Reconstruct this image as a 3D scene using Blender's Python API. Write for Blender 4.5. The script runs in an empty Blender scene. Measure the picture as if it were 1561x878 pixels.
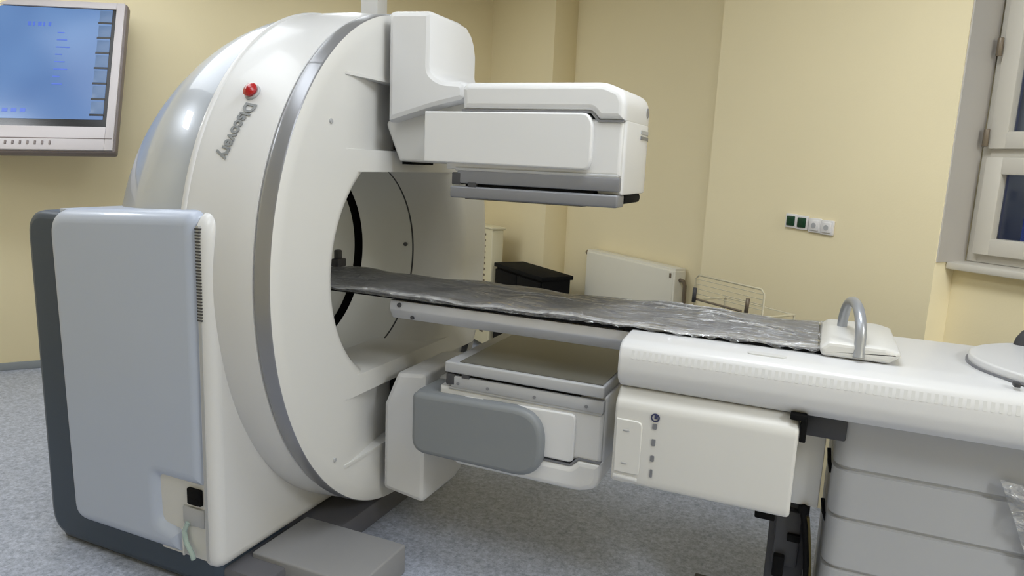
import bpy, bmesh, math, random
from mathutils import Vector, Matrix
random.seed(4)
SC = bpy.context.scene
COL = SC.collection
R = math.radians

# ------------------------------------------------------------------ materials
def lin(c):
    return tuple((v/12.92 if v <= .04045 else ((v+.055)/1.055)**2.4) for v in c)
def rgb(r, g, b):
    return lin((r/255, g/255, b/255))
def mat(name, col, rough=.5, metal=0., spec=.5, coat=0., bump=0., bscale=40., var=0., vscale=3., emit=None, estr=0., alpha=1., trans=0.):
    m = bpy.data.materials.new(name); m.use_nodes = True
    nt = m.node_tree; b = nt.nodes['Principled BSDF']
    b.inputs['Base Color'].default_value = (*col, 1)
    b.inputs['Roughness'].default_value = rough
    b.inputs['Metallic'].default_value = metal
    b.inputs['Specular IOR Level'].default_value = spec
    b.inputs['Coat Weight'].default_value = coat
    b.inputs['Alpha'].default_value = alpha
    b.inputs['Transmission Weight'].default_value = trans
    if emit:
        b.inputs['Emission Color'].default_value = (*emit, 1); b.inputs['Emission Strength'].default_value = estr
    tc = nt.nodes.new('ShaderNodeTexCoord')
    if var > 0:
        n = nt.nodes.new('ShaderNodeTexNoise'); n.inputs['Scale'].default_value = vscale; n.inputs['Detail'].default_value = 5
        nt.links.new(tc.outputs['Object'], n.inputs['Vector'])
        mr = nt.nodes.new('ShaderNodeMapRange'); mr.inputs['To Min'].default_value = 1-var; mr.inputs['To Max'].default_value = 1+var
        nt.links.new(n.outputs['Fac'], mr.inputs['Value'])
        hs = nt.nodes.new('ShaderNodeHueSaturation'); hs.inputs['Color'].default_value = (*col, 1)
        nt.links.new(mr.outputs['Result'], hs.inputs['Value']); nt.links.new(hs.outputs['Color'], b.inputs['Base Color'])
    if bump > 0:
        n2 = nt.nodes.new('ShaderNodeTexNoise'); n2.inputs['Scale'].default_value = bscale; n2.inputs['Detail'].default_value = 3
        nt.links.new(tc.outputs['Object'], n2.inputs['Vector'])
        bp = nt.nodes.new('ShaderNodeBump'); bp.inputs['Strength'].default_value = bump; bp.inputs['Distance'].default_value = .01
        nt.links.new(n2.outputs['Fac'], bp.inputs['Height']); nt.links.new(bp.outputs['Normal'], b.inputs['Normal'])
    return m

M = {}
M['wall'] = mat('wall_paint', rgb(238, 225, 188), .75, var=.03, vscale=2, bump=.05, bscale=120)
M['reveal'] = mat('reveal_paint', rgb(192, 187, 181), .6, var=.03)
M['ceil'] = mat('ceiling_paint', rgb(235, 233, 225), .8, var=.02)
M['white'] = mat('white_shell', rgb(214, 214, 215), .32, coat=.15, var=.015, vscale=2)
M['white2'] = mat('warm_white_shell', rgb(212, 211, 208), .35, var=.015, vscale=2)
M['silver'] = mat('silver_grey_shell', rgb(174, 180, 190), .30, metal=.15, coat=.45, var=.02, vscale=3)
M['sidepan'] = mat('grey_blue_panel', rgb(182, 191, 210), .35, coat=.2, var=.02, vscale=4)
M['ring'] = mat('ring_metallic', rgb(150, 151, 156), .3, metal=.55, var=.02)
M['frame'] = mat('slate_frame', rgb(58, 70, 86), .45, var=.03)
M['plinth'] = mat('plinth_grey', rgb(92, 92, 98), .5, var=.03)
M['foot'] = mat('foot_grey', rgb(142, 142, 144), .5, var=.02)
M['black'] = mat('black_gap', rgb(14, 14, 15), .8, spec=.15, var=.05)
M['dark'] = mat('dark_grey', rgb(62, 62, 66), .5, var=.05)
M['mid'] = mat('mid_grey', rgb(126, 127, 132), .4, metal=.2, var=.03)
M['lmid'] = mat('light_grey', rgb(176, 177, 180), .4, metal=.1, var=.02)
M['fair'] = mat('grey_fairing', rgb(126, 130, 134), .5, var=.02)
M['coll'] = mat('collimator_face', rgb(100, 99, 92), .35, var=.05)
M['slot'] = mat('slot_grey', rgb(205, 205, 204), .5, var=.02)
M['wire'] = mat('wire_enamel', rgb(206, 198, 172), .5, var=.02)
M['red'] = mat('red_button', rgb(170, 12, 22), .25, coat=.5, var=.03)
M['logo'] = mat('logo_grey', rgb(134, 137, 140), .5, var=.1, vscale=60)
M['rail'] = mat('rail_alu', rgb(196, 197, 202), .35, metal=.25, var=.02)
M['chrome'] = mat('chrome', rgb(190, 190, 192), .15, metal=.9, var=.02)
M['handle'] = mat('handle_grey', rgb(165, 168, 174), .3, metal=.4, var=.02)
M['liner'] = mat('bore_liner', rgb(212, 212, 208), .5, var=.02)
M['green'] = mat('green_socket', rgb(0, 58, 32), .4, var=.05)
M['plast'] = mat('socket_plastic', rgb(226, 223, 222), .4, var=.02)
M['rad'] = mat('radiator_enamel', rgb(226, 222, 208), .4, var=.02)
M['heat'] = mat('heater_enamel', rgb(214, 206, 176), .5, var=.03)
M['tvf'] = mat('monitor_bezel', rgb(190, 184, 186), .45, var=.02)
M['tvb'] = mat('monitor_trim', rgb(120, 110, 108), .45, var=.02)
M['winf'] = mat('window_frame_paint', rgb(206, 201, 190), .45, var=.02)
M['hinge'] = mat('hinge_metal', rgb(120, 108, 92), .4, metal=.3, var=.05)
M['clear'] = mat('green_plastic_tube', rgb(178, 198, 192), .2, var=.03, alpha=.75)
M['blue'] = mat('symbol_blue', rgb(52, 56, 92), .5, var=.05)
M['screen_txt'] = mat('screen_text', rgb(30, 60, 150), .4, emit=rgb(88, 118, 195), estr=.62, var=.02)
M['screen_blk'] = mat('screen_black', rgb(8, 8, 12), .25, var=.02)
M['screen_tab'] = mat('screen_tab', rgb(30, 45, 70), .4, emit=rgb(112, 142, 182), estr=.62, var=.02)

def floor_mat():
    m = bpy.data.materials.new('speckled_vinyl'); m.use_nodes = True
    nt = m.node_tree; b = nt.nodes['Principled BSDF']; b.inputs['Roughness'].default_value = .42
    tc = nt.nodes.new('ShaderNodeTexCoord')
    n1 = nt.nodes.new('ShaderNodeTexNoise'); n1.inputs['Scale'].default_value = 55; n1.inputs['Detail'].default_value = 6; n1.inputs['Roughness'].default_value = .75
    r1 = nt.nodes.new('ShaderNodeValToRGB')
    r1.color_ramp.elements[0].position = .36; r1.color_ramp.elements[0].color = (*rgb(140, 147, 164), 1)
    r1.color_ramp.elements[1].position = .66; r1.color_ramp.elements[1].color = (*rgb(198, 204, 220), 1)
    n2 = nt.nodes.new('ShaderNodeTexVoronoi'); n2.inputs['Scale'].default_value = 90
    r2 = nt.nodes.new('ShaderNodeValToRGB')
    r2.color_ramp.elements[0].color = (*rgb(112, 116, 130), 1); r2.color_ramp.elements[0].position = .1
    r2.color_ramp.elements[1].color = (1, 1, 1, 1); r2.color_ramp.elements[1].position = .26
    mx = nt.nodes.new('ShaderNodeMix'); mx.data_type = 'RGBA'; mx.blend_type = 'MULTIPLY'; mx.inputs['Factor'].default_value = .3
    nt.links.new(tc.outputs['Object'], n1.inputs['Vector']); nt.links.new(tc.outputs['Object'], n2.inputs['Vector'])
    nt.links.new(n1.outputs['Fac'], r1.inputs['Fac']); nt.links.new(n2.outputs['Distance'], r2.inputs['Fac'])
    nt.links.new(r1.outputs['Color'], mx.inputs['A']); nt.links.new(r2.outputs['Color'], mx.inputs['B'])
    nt.links.new(mx.outputs['Result'], b.inputs['Base Color'])
    return m
M['floor'] = floor_mat()

def mattress_mat():
    m = mat('grey_mattress', rgb(128, 128, 132), .4)
    nt = m.node_tree; b = nt.nodes['Principled BSDF']
    tc = nt.nodes.new('ShaderNodeTexCoord')
    mp = nt.nodes.new('ShaderNodeMapping'); mp.inputs['Scale'].default_value = (4, 9, 9)
    n = nt.nodes.new('ShaderNodeTexNoise'); n.inputs['Scale'].default_value = 2.2; n.inputs['Detail'].default_value = 4
    rp = nt.nodes.new('ShaderNodeValToRGB')
    rp.color_ramp.elements[0].position = .35; rp.color_ramp.elements[0].color = (*rgb(138, 138, 141), 1)
    rp.color_ramp.elements[1].position = .7; rp.color_ramp.elements[1].color = (*rgb(176, 176, 180), 1)
    nt.links.new(tc.outputs['Object'], mp.inputs['Vector']); nt.links.new(mp.outputs['Vector'], n.inputs['Vector'])
    nt.links.new(n.outputs['Fac'], rp.inputs['Fac']); nt.links.new(rp.outputs['Color'], b.inputs['Base Color'])
    return m
M['mattress'] = mattress_mat()

def film_mat(name, alpha=.10):
    m = bpy.data.materials.new(name); m.use_nodes = True
    nt = m.node_tree; nt.nodes.clear()
    out = nt.nodes.new('ShaderNodeOutputMaterial'); mix = nt.nodes.new('ShaderNodeMixShader'); mix2 = nt.nodes.new('ShaderNodeMixShader')
    tr = nt.nodes.new('ShaderNodeBsdfTransparent'); gl = nt.nodes.new('ShaderNodeBsdfGlossy'); df = nt.nodes.new('ShaderNodeBsdfDiffuse')
    gl.inputs['Roughness'].default_value = .12; gl.inputs['Color'].default_value = (1, 1, 1, 1); df.inputs['Color'].default_value = (.88, .88, .9, 1)
    fr = nt.nodes.new('ShaderNodeFresnel'); fr.inputs['IOR'].default_value = 1.75
    tc = nt.nodes.new('ShaderNodeTexCoord'); mp = nt.nodes.new('ShaderNodeMapping'); mp.inputs['Scale'].default_value = (5, 16, 12)
    n = nt.nodes.new('ShaderNodeTexNoise'); n.inputs['Scale'].default_value = 2.5; n.inputs['Detail'].default_value = 3; n.inputs['Distortion'].default_value = 1.2
    bp = nt.nodes.new('ShaderNodeBump'); bp.inputs['Strength'].default_value = .8; bp.inputs['Distance'].default_value = .05
    nt.links.new(tc.outputs['Object'], mp.inputs['Vector']); nt.links.new(mp.outputs['Vector'], n.inputs['Vector'])
    nt.links.new(n.outputs['Fac'], bp.inputs['Height'])
    for x in (gl, fr, df): nt.links.new(bp.outputs['Normal'], x.inputs['Normal'])
    ge = nt.nodes.new('ShaderNodeNewGeometry'); mr = nt.nodes.new('ShaderNodeMapRange')
    mr.inputs['From Min'].default_value = .505; mr.inputs['From Max'].default_value = .57
    mr.inputs['To Min'].default_value = alpha; mr.inputs['To Max'].default_value = min(1., alpha+.6)
    nt.links.new(ge.outputs['Pointiness'], mr.inputs['Value']); nt.links.new(mr.outputs['Result'], mix2.inputs['Fac'])
    nt.links.new(tr.outputs[0], mix2.inputs[1]); nt.links.new(df.outputs[0], mix2.inputs[2])
    nt.links.new(fr.outputs[0], mix.inputs['Fac']); nt.links.new(mix2.outputs[0], mix.inputs[1]); nt.links.new(gl.outputs[0], mix.inputs[2])
    nt.links.new(mix.outputs[0], out.inputs['Surface'])
    return m
M['film'] = film_mat('clear_film'); M['film2'] = film_mat('milky_film', .16)

def screen_mat():
    m = mat('screen_image', rgb(20, 40, 70), .25)
    nt = m.node_tree; b = nt.nodes['Principled BSDF']
    tc = nt.nodes.new('ShaderNodeTexCoord'); n = nt.nodes.new('ShaderNodeTexNoise'); n.inputs['Scale'].default_value = 1.3
    rp = nt.nodes.new('ShaderNodeValToRGB')
    rp.color_ramp.elements[0].position = .3; rp.color_ramp.elements[0].color = (*rgb(88, 122, 176), 1)
    rp.color_ramp.elements[1].position = .7; rp.color_ramp.elements[1].color = (*rgb(120, 158, 208), 1)
    nt.links.new(tc.outputs['Object'], n.inputs['Vector']); nt.links.new(n.outputs['Fac'], rp.inputs['Fac'])
    nt.links.new(rp.outputs['Color'], b.inputs['Emission Color']); b.inputs['Emission Strength'].default_value = .8
    return m
M['screen'] = screen_mat()

def glass_mat():
    m = bpy.data.materials.new('window_glass'); m.use_nodes = True
    nt = m.node_tree; nt.nodes.clear()
    out = nt.nodes.new('ShaderNodeOutputMaterial'); mix = nt.nodes.new('ShaderNodeMixShader')
    tr = nt.nodes.new('ShaderNodeBsdfTransparent'); tr.inputs['Color'].default_value = (.85, .9, .95, 1)
    gl = nt.nodes.new('ShaderNodeBsdfGlossy'); gl.inputs['Roughness'].default_value = .03
    lw = nt.nodes.new('ShaderNodeFresnel'); lw.inputs['IOR'].default_value = 1.5
    nt.links.new(lw.outputs[0], mix.inputs['Fac']); nt.links.new(tr.outputs[0], mix.inputs[1]); nt.links.new(gl.outputs[0], mix.inputs[2])
    nt.links.new(mix.outputs[0], out.inputs['Surface'])
    return m
M['glass'] = glass_mat()

# ------------------------------------------------------------------ mesh helpers
class B:
    def __init__(s): s.bm = bmesh.new()
    def _add(s, t, xf=None):
        if xf is not None: bmesh.ops.transform(t, matrix=xf, verts=t.verts)
        bmesh.ops.recalc_face_normals(t, faces=t.faces)
        me = bpy.data.meshes.new('tmp'); t.to_mesh(me); t.free()
        s.bm.from_mesh(me); bpy.data.meshes.remove(me)
    def box(s, x0, x1, y0, y1, z0, z1, bev=0., seg=2, xf=None):
        t = bmesh.new(); bmesh.ops.create_cube(t, size=1)
        for v in t.verts:
            v.co = Vector(((x0+x1)/2+v.co.x*(x1-x0), (y0+y1)/2+v.co.y*(y1-y0), (z0+z1)/2+v.co.z*(z1-z0)))
        if bev > 0: bmesh.ops.bevel(t, geom=list(t.edges), offset=bev, segments=seg, profile=.5, affect='EDGES', clamp_overlap=True)
        s._add(t, xf); return s
    def loft(s, rings, cap=True, closed=True, xf=None, wrap=False):
        t = bmesh.new(); vs = [[t.verts.new(p) for p in r] for r in rings]
        n = len(rings[0])
        for i in range(len(vs)-(0 if wrap else 1)):
            a, b = vs[i], vs[(i+1) % len(vs)]
            for j in range(n if closed else n-1):
                k = (j+1) % n
                try: t.faces.new((a[j], a[k], b[k], b[j]))
                except ValueError: pass
        if cap and not wrap:
            t.faces.new(vs[0][::-1]); t.faces.new(vs[-1])
        s._add(t, xf); return s
    def prism(s, poly, ax, a0, a1, r=0., xf=None, n=3, ys=None, warp=None, front=False):
        """polygon extruded along axis ax with pillowed (rounded) ends"""
        def P(p, a):
            q = [p[0], p[1]]; q.insert(ax, a); return Vector(q)
        secs = []
        if r > 0:
            for i in range(n+1):
                th = math.pi/2*i/n; secs.append((a0+r*(1-math.sin(th)), r*(1-math.cos(th))))
            secs = [(a0+r*(1-math.sin(math.pi/2*i/n)), r*(1-math.cos(math.pi/2*i/n))) for i in range(n, -1, -1)]
            lo = [(a0+r*(1-math.cos(math.pi/2*i/n)), r*(1-math.sin(math.pi/2*i/n))) for i in range(n+1)]
            hi = [(a1-(a-a0), o) for a, o in lo[::-1]]
            if front: lo = [(a0, 0)]
        else:
            lo = [(a0, 0)]; hi = [(a1, 0)]
        mid = [(y, 0) for y in (ys or []) if lo[-1][0] < y < hi[0][0]]
        rings = []
        for a, o in lo+mid+hi:
            q = inset(poly, o) if o > 0 else poly
            ring = [P(p, a) for p in q]
            if warp: ring = [warp(v) for v in ring]
            rings.append(ring)
        return s.loft(rings, xf=xf)
    def tube(s, pts, r, seg=10, xf=None, cap=True):
        pts = [Vector(p) for p in pts]; rings = []
        nrm = None
        for i, p in enumerate(pts):
            d = (pts[min(i+1, len(pts)-1)]-pts[max(i-1, 0)]).normalized()
            if nrm is None:
                nrm = d.orthogonal().normalized()
            else:
                nrm = (nrm-d*nrm.dot(d)).normalized()
            bn = d.cross(nrm); rr = r[i] if isinstance(r, (list, tuple)) else r
            rings.append([p+nrm*(rr*math.cos(2*math.pi*j/seg))+bn*(rr*math.sin(2*math.pi*j/seg)) for j in range(seg)])
        return s.loft(rings, cap=cap, xf=xf)
    def cyl(s, p0, p1, r, seg=20, bev=0., xf=None):
        p0, p1 = Vector(p0), Vector(p1)
        if bev > 0:
            d = (p1-p0).normalized(); L = (p1-p0).length
            return s.tube([p0, p0+d*bev*.3, p0+d*bev, p1-d*bev, p1-d*bev*.3, p1], [r-bev, r-bev*.3, r, r, r-bev*.3, r-bev], seg, xf)
        return s.tube([p0, p1], r, seg, xf)
    def mesh(s, verts, faces, xf=None):
        t = bmesh.new(); vs = [t.verts.new(v) for v in verts]
        for f in faces: t.faces.new([vs[i] for i in f])
        s._add(t, xf); return s

class P2(list): pass
def inset(poly, o):
    if isinstance(poly, P2) and o > 0:
        n = len(poly.pts); pts = [Vector(p) for p in poly.pts]
        A = sum(pts[i].x*pts[(i+1) % n].y-pts[(i+1) % n].x*pts[i].y for i in range(n))
        rr = []
        for i in range(n):
            c = (pts[i]-pts[i-1]).cross(pts[(i+1) % n]-pts[i])
            r = poly.rads[i]
            rr.append(0 if r <= 0 else (max(r-o, .0004) if c*A > 0 else r+o))
        return rpoly(inset(list(poly.pts), o), rr, poly.n)
    n = len(poly); A = sum(poly[i][0]*poly[(i+1) % n][1]-poly[(i+1) % n][0]*poly[i][1] for i in range(n))
    sg = 1 if A > 0 else -1
    out = []
    for i in range(n):
        p0, p1, p2 = Vector(poly[i-1]), Vector(poly[i]), Vector(poly[(i+1) % n])
        d1 = (p1-p0).normalized(); d2 = (p2-p1).normalized()
        n1 = Vector((-d1.y, d1.x))*sg; n2 = Vector((-d2.y, d2.x))*sg
        b = n1+n2
        if b.length < 1e-6: b = n1
        b.normalize(); k = max(.5, b.dot(n1))
        out.append(tuple(p1+b*(o/k)))
    return out
def rpoly(pts, rads, n=4):
    """round the corners of a polygon"""
    out = P2(); N = len(pts)
    out.pts = [tuple(p) for p in pts]; out.rads = list(rads) if isinstance(rads, (list, tuple)) else [rads]*N; out.n = n
    for i in range(N):
        r = rads[i] if isinstance(rads, (list, tuple)) else rads
        p0, p1, p2 = Vector(pts[i-1]), Vector(pts[i]), Vector(pts[(i+1) % N])
        if r <= 0: out.append(tuple(p1)); continue
        a = (p0-p1).normalized(); b = (p2-p1).normalized()
        h = min(r, (p0-p1).length*.45, (p2-p1).length*.45)
        A, C = p1+a*h, p1+b*h
        for k in range(n+1):
            t = k/n; out.append(tuple(A*(1-t)**2+p1*2*t*(1-t)+C*t*t))
    return out
def rrect(a0, a1, b0, b1, r, n=4): return rpoly([(a0, b0), (a1, b0), (a1, b1), (a0, b1)], r, n)

SPLIT = {'column_clamp', 'tray_latch', 'panel_clip', 'tray_screw', 'face_bolt', 'flap_latch', 'rail_screw', 'wall_bracket', 'bore_bracket'}
def obj(name, b, m, parent=None, ang=35, kind=None):
    if name in SPLIT:
        bm = b.bm; bm.verts.index_update(); left = set(bm.verts); res = None; isl = []
        while left:
            st = [left.pop()]; cur = set(st)
            while st:
                v = st.pop()
                for e in v.link_edges:
                    w_ = e.other_vert(v)
                    if w_ not in cur: cur.add(w_); left.discard(w_); st.append(w_)
            isl.append([v.index for v in cur])
        for ids in isl:
            ids = set(ids); c = bm.copy(); c.verts.ensure_lookup_table()
            bmesh.ops.delete(c, geom=[v for v in c.verts if v.index not in ids], context='VERTS')
            n_ = B(); n_.bm.free(); n_.bm = c
            o = _obj(name, n_, m, parent, ang, kind); res = res or o
        bm.free(); return res
    return _obj(name, b, m, parent, ang, kind)
def _obj(name, b, m, parent=None, ang=35, kind=None):
    bm = b.bm
    bmesh.ops.remove_doubles(bm, verts=bm.verts, dist=1e-5)
    for f in bm.faces: f.smooth = len(f.verts) <= 8
    for e in bm.edges:
        if len(e.link_faces) == 2 and e.calc_face_angle(0) > R(ang): e.smooth = False
    # keep the origin at the middle of the part's base
    xs = [v.co for v in bm.verts]
    o = Vector(((min(v.x for v in xs)+max(v.x for v in xs))/2, (min(v.y for v in xs)+max(v.y for v in xs))/2, min(v.z for v in xs)))
    bmesh.ops.translate(bm, verts=bm.verts, vec=-o)
    me = bpy.data.meshes.new(name); bm.to_mesh(me); bm.free()
    me.materials.append(m)
    ob = bpy.data.objects.new(name, me); COL.objects.link(ob)
    base = o
    if parent is not None:
        ob.parent = parent; base = o-parent['_w'] if False else o-Vector(WPOS[parent.name])
    WPOS[ob.name] = tuple(o); ob.location = base
    if kind: ob['kind'] = kind
    return ob
WPOS = {}
def thing(name, loc, label, cat, group=None):
    o = bpy.data.objects.new(name, None); COL.objects.link(o); o.location = loc; WPOS[o.name] = tuple(loc)
    o.empty_display_size = .1
    o['label'] = label; o['category'] = cat
    if group: o['group'] = group
    return o
def tag(o, label, cat, group=None):
    o['label'] = label; o['category'] = cat
    if group: o['group'] = group

# ------------------------------------------------------------------ room frame (turned against the machine)
TH = R(-38.52)
RM = Matrix(((math.cos(TH), -math.sin(TH), 0, 0), (math.sin(TH), math.cos(TH), 0, 0), (0, 0, 1, 0), (0, 0, 0, 1)))
def W(r, n, z): return RM @ Vector((r, n, z))
H = 3.05; RL, RR, NB, NF = -3.0, 6.2, 1.895, -3.6

b = B(); b.box(RL-.2, RR+.2, NF-.2, 2.6, -.1, 0, xf=RM); obj('floor', b, M['floor'], kind='structure')
b = B(); b.box(RL-.2, RR+.2, NF-.2, 2.6, H, H+.1, xf=RM); obj('ceiling', b, M['ceil'], kind='structure')
b = B(); b.box(RL-.2, RL, NF-.2, 2.6, 0, H, xf=RM); obj('wall_left', b, M['wall'], kind='structure')
b = B(); b.box(RR, RR+.2, NF-.2, 2.6, 0, H, xf=RM); obj('wall_right', b, M['wall'], kind='structure')
b = B(); b.box(RL, RR, NF-.2, NF, 0, H, xf=RM); obj('wall_front', b, M['wall'], kind='structure')
# back wall: pier, niche, pier, window recess
WL, WR_ = 1.169, 3.25
b = B()
b.box(RL, -1.937, NB, 2.5, 0, H, xf=RM)
b.box(-1.937, -.17, 2.095, 2.5, 0, H, xf=RM)
b.box(-.17, WL, NB, 2.5, 0, H, xf=RM)
b.box(WL, WR_, 2.03, 2.5, 0, 1.235, xf=RM)
b.box(WL, WR_, NB, 2.5, 2.82, H, xf=RM)
b.box(WR_, RR, NB, 2.5, 0, H, xf=RM)
obj('wall_back', b, M['wall'], kind='structure')
b = B(); b.box(WL, WL+.006, NB+.004, 2.09, 1.26, 2.82, xf=RM); obj('trim_1', b, M['reveal'], kind='structure')
b = B(); b.box(WL+.002, WR_-.002, 1.965, 2.12, 1.232, 1.262, .006, xf=RM); obj('trim_2', b, M['winf'], kind='structure')
# baseboard of the left wall
b = B(); b.box(RL, RL+.012, NF, NB, 0, .055, .003, xf=RM); obj('baseboard_left', b, mat('skirting_blue_grey', rgb(150, 156, 162), .5, var=.03), kind='structure')
# window: fixed outer frame, upper casement, lower casement, glass
wb = B()
wn0, wn1 = 2.075, 2.15
def frame_rect(bb, r0, r1, z0, z1, w, n0, n1, bev=.006):
    bb.box(r0, r0+w, n0, n1, z0, z1, bev, xf=RM); bb.box(r1-w, r1, n0, n1, z0, z1, bev, xf=RM)
    bb.box(r0+w*.9, r1-w*.9, n0, n1, z0, z0+w, bev, xf=RM); bb.box(r0+w*.9, r1-w*.9, n0, n1, z1-w, z1, bev, xf=RM)
frame_rect(wb, WL+.006, WR_, 1.262, 2.82, .045, wn0+.02, wn1)
wb.box(WL+.04, WR_-.04, wn0+.015, wn1, 1.685, 1.73, .006, xf=RM)
wb.box(2.18, 2.24, wn0+.015, wn1, 1.30, 2.78, .006, xf=RM)
win = obj('window_1', wb, M['winf'], kind='structure')
for (r0, r1) in ((WL+.04, 2.2), (2.22, WR_-.04)):
    b = B(); frame_rect(b, r0, r1, 1.298, 1.69, .068, wn0-.01, wn1-.02); fr = obj('casement', b, M['winf'], win)
    b = B(); b.box(r0+.06, r1-.06, 2.105, 2.112, 1.36, 1.63, xf=RM); obj('pane', b, M['glass'], fr)
    b = B(); frame_rect(b, r0, r1, 1.722, 2.79, .068, wn0-.01, wn1-.02); fr = obj('casement', b, M['winf'], win)
    b = B(); b.box(r0+.06, r1-.06, 2.105, 2.112, 1.78, 2.74, xf=RM); obj('pane', b, M['glass'], fr)
for z in (2.115, 1.765):
    b = B(); b.cyl(W(WL+.034, 2.055, z-.035), W(WL+.034, 2.055, z+.035), .011, 12, .003); obj('hinge', b, M['hinge'], win)

# ------------------------------------------------------------------ scanner gantry
ZC = 1.137; AY, AZ, YC = .796, .996, -.035
G = thing('scanner_gantry', (-.5, 0, 0), 'large white ring-shaped scanner gantry with two flat detector heads, left of the table', 'scanner')
def ell(x, k, n=128): return [Vector((x, YC+AY*k*math.cos(2*math.pi*i/n), ZC+AZ*k*math.sin(2*math.pi*i/n))) for i in range(n)]

# plinth, foot
b = B(); b.box(-1.06, .0, -.80, .62, 0, .1, .012); obj('plinth', b, M['plinth'], G)
b = B(); b.box(-.157, .318, -.70, -.39, 0, .12, .008, 3); obj('foot_block', b, M['foot'], G)
# slate frame at the rear edge and below the side panel
b = B()
prof = rpoly([(-1.10, 0.012), (-.19, .012), (-.19, 1.2), (-.6, 1.335), (-1.125, 1.335)], [.12, .01, .01, .02, .10], 8)
b.prism(prof, 1, -.822, -.45, .03); obj('side_frame', b, M['frame'], G)
# side panel with the recess cut in its lower corner
prof = rpoly([(-.915, .135), (-.44, .135), (-.205, .135), (-.205, 1.335), (-.9, 1.335), (-.955, 1.335)], [.07, 0, .01, .05, 0, .09], 6)
prof = rpoly([(-.905, .140), (-.325, .140), (-.325, .24), (-.425, .255), (-.432, .418), (-.208, .418), (-.208, 1.390), (-.945, 1.348)],
             [.075, .012, .02, .02, .012, .005, .05, .10], 6)
b = B(); b.prism(prof, 1, -.868, -.505, .05, n=6); obj('side_panel', b, M['sidepan'], G)
b = B(); b.prism([(-.94, 1.28), (-.205, 1.32), (-.205, 1.389), (-.94, 1.347)], 1, -.81, -.40, .004); obj('top_cover', b, M['sidepan'], G)
b = B()
b.box(-.44, -.20, -.845, -.82, .14, .43); b.box(-.326, -.318, -.862, -.83, .145, .25, .002)
rec = obj('access_recess', b, M['white2'], G)
b = B(); b.box(-.30, -.236, -.858, -.83, .348, .408, .004); b.box(-.29, -.245, -.861, -.85, .35, .372, .002); obj('connector_socket', b, M['black'], rec)
b = B(); b.box(-.33, -.225, -.853, -.83, .262, .335, .008); obj('outlet_plate', b, M['lmid'], rec)
b = B(); b.tube([(-.30, -.856, .275), (-.315, -.86, .24), (-.305, -.862, .2), (-.28, -.862, .165), (-.275, -.86, .142)], .009, 10); obj('clear_hose', b, M['clear'], rec)
# front column shell
def col_prof(y0): return rpoly([(y0, .115), (.5, .115), (.5, .60), (-.25, .62), (-.505, .80), (-.505, 1.392), (y0, 1.392)], [.06, .02, .02, .1, .1, .02, .10], 6)
b = B(); b.prism(col_prof(-.862), 0, -.211, -.157, .042, n=6, front=True)
cp2 = rpoly([(-.80, .115), (.5, .115), (.5, .60), (-.25, .62), (-.505, .80), (-.505, 1.325), (-.80, 1.325)], [.06, .02, .02, .1, .1, .02, .02], 4)
b.prism(cp2, 0, -.9, -.25, .02)
shell = obj('front_column', b, M['white'], G)
# vent strip in the seam between panel and column
b = B(); b.box(-.208, -.196, -.8635, -.80, .15, 1.34); seam = obj('seam_strip', b, M['lmid'], G)
b = B()
for i in range(30):
    z = 1.33-i*.0105; b.box(-.212, -.191, -.865, -.85, z-.0026, z+.0026)
vent = obj('vent_grille', b, M['dark'], G)

# barrel: front band, seam bead and silver dome
b = B(); b.loft([ell(x, k) for x, k in ((-.3, 1.0), (-.3, 1.013), (-.20, 1.014), (-.10, 1.012), (-.03, 1.004), (-.010, .998), (-.006, .99), (-.006, .96))], cap=False); obj('front_band', b, M['white'], G, 40)
b = B(); b.loft([ell(x, k) for x, k in ((-.325, 1.0), (-.322, 1.012), (-.312, 1.019), (-.300, 1.019), (-.294, 1.010), (-.294, 1.0))], cap=False); obj('seam_bead', b, M['white'], G, 60)
prof = ((-.30, 1.006), (-.36, 1.004), (-.42, .994), (-.5, .972), (-.56, .95), (-.62, .922), (-.7, .876), (-.76, .836), (-.82, .79), (-.88, .736), (-.94, .676), (-.98, .64), (-1.0, .62))
rings = [ell(x, k) for x, k in prof]
rings.append([Vector((-1.02, -.02+.42*math.cos(2*math.pi*i/128), 1.14+.42*math.sin(2*math.pi*i/128))) for i in range(128)])
b = B(); b.loft(rings, cap=False); obj('rear_dome', b, M['silver'], G, 40)
# metallic ring
b = B(); b.loft([ell(x, k, 160) for x, k in ((-.004, .96), (-.004, .994), (.0, .999), (.010, 1.0015), (.026, 1.002), (.042, 1.001), (.055, .999), (.062, .998), (.064, .996), (.062, .992), (.05, .97))], cap=False)
obj('trim_ring', b, M['ring'], G, 50)
b = B()
a = R(131)
b.loft([[Vector((x, YC+AY*k*math.cos(t), ZC+AZ*k*math.sin(t))) for x, k in ((.0, .9995), (.010, 1.002), (.026, 1.0025), (.042, 1.0015), (.055, .9995), (.062, .9985), (.0645, .9965))] for t in (a-.004, a+.004)], cap=False, closed=False)
obj('ring_joint', b, M['mid'], G)

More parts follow.
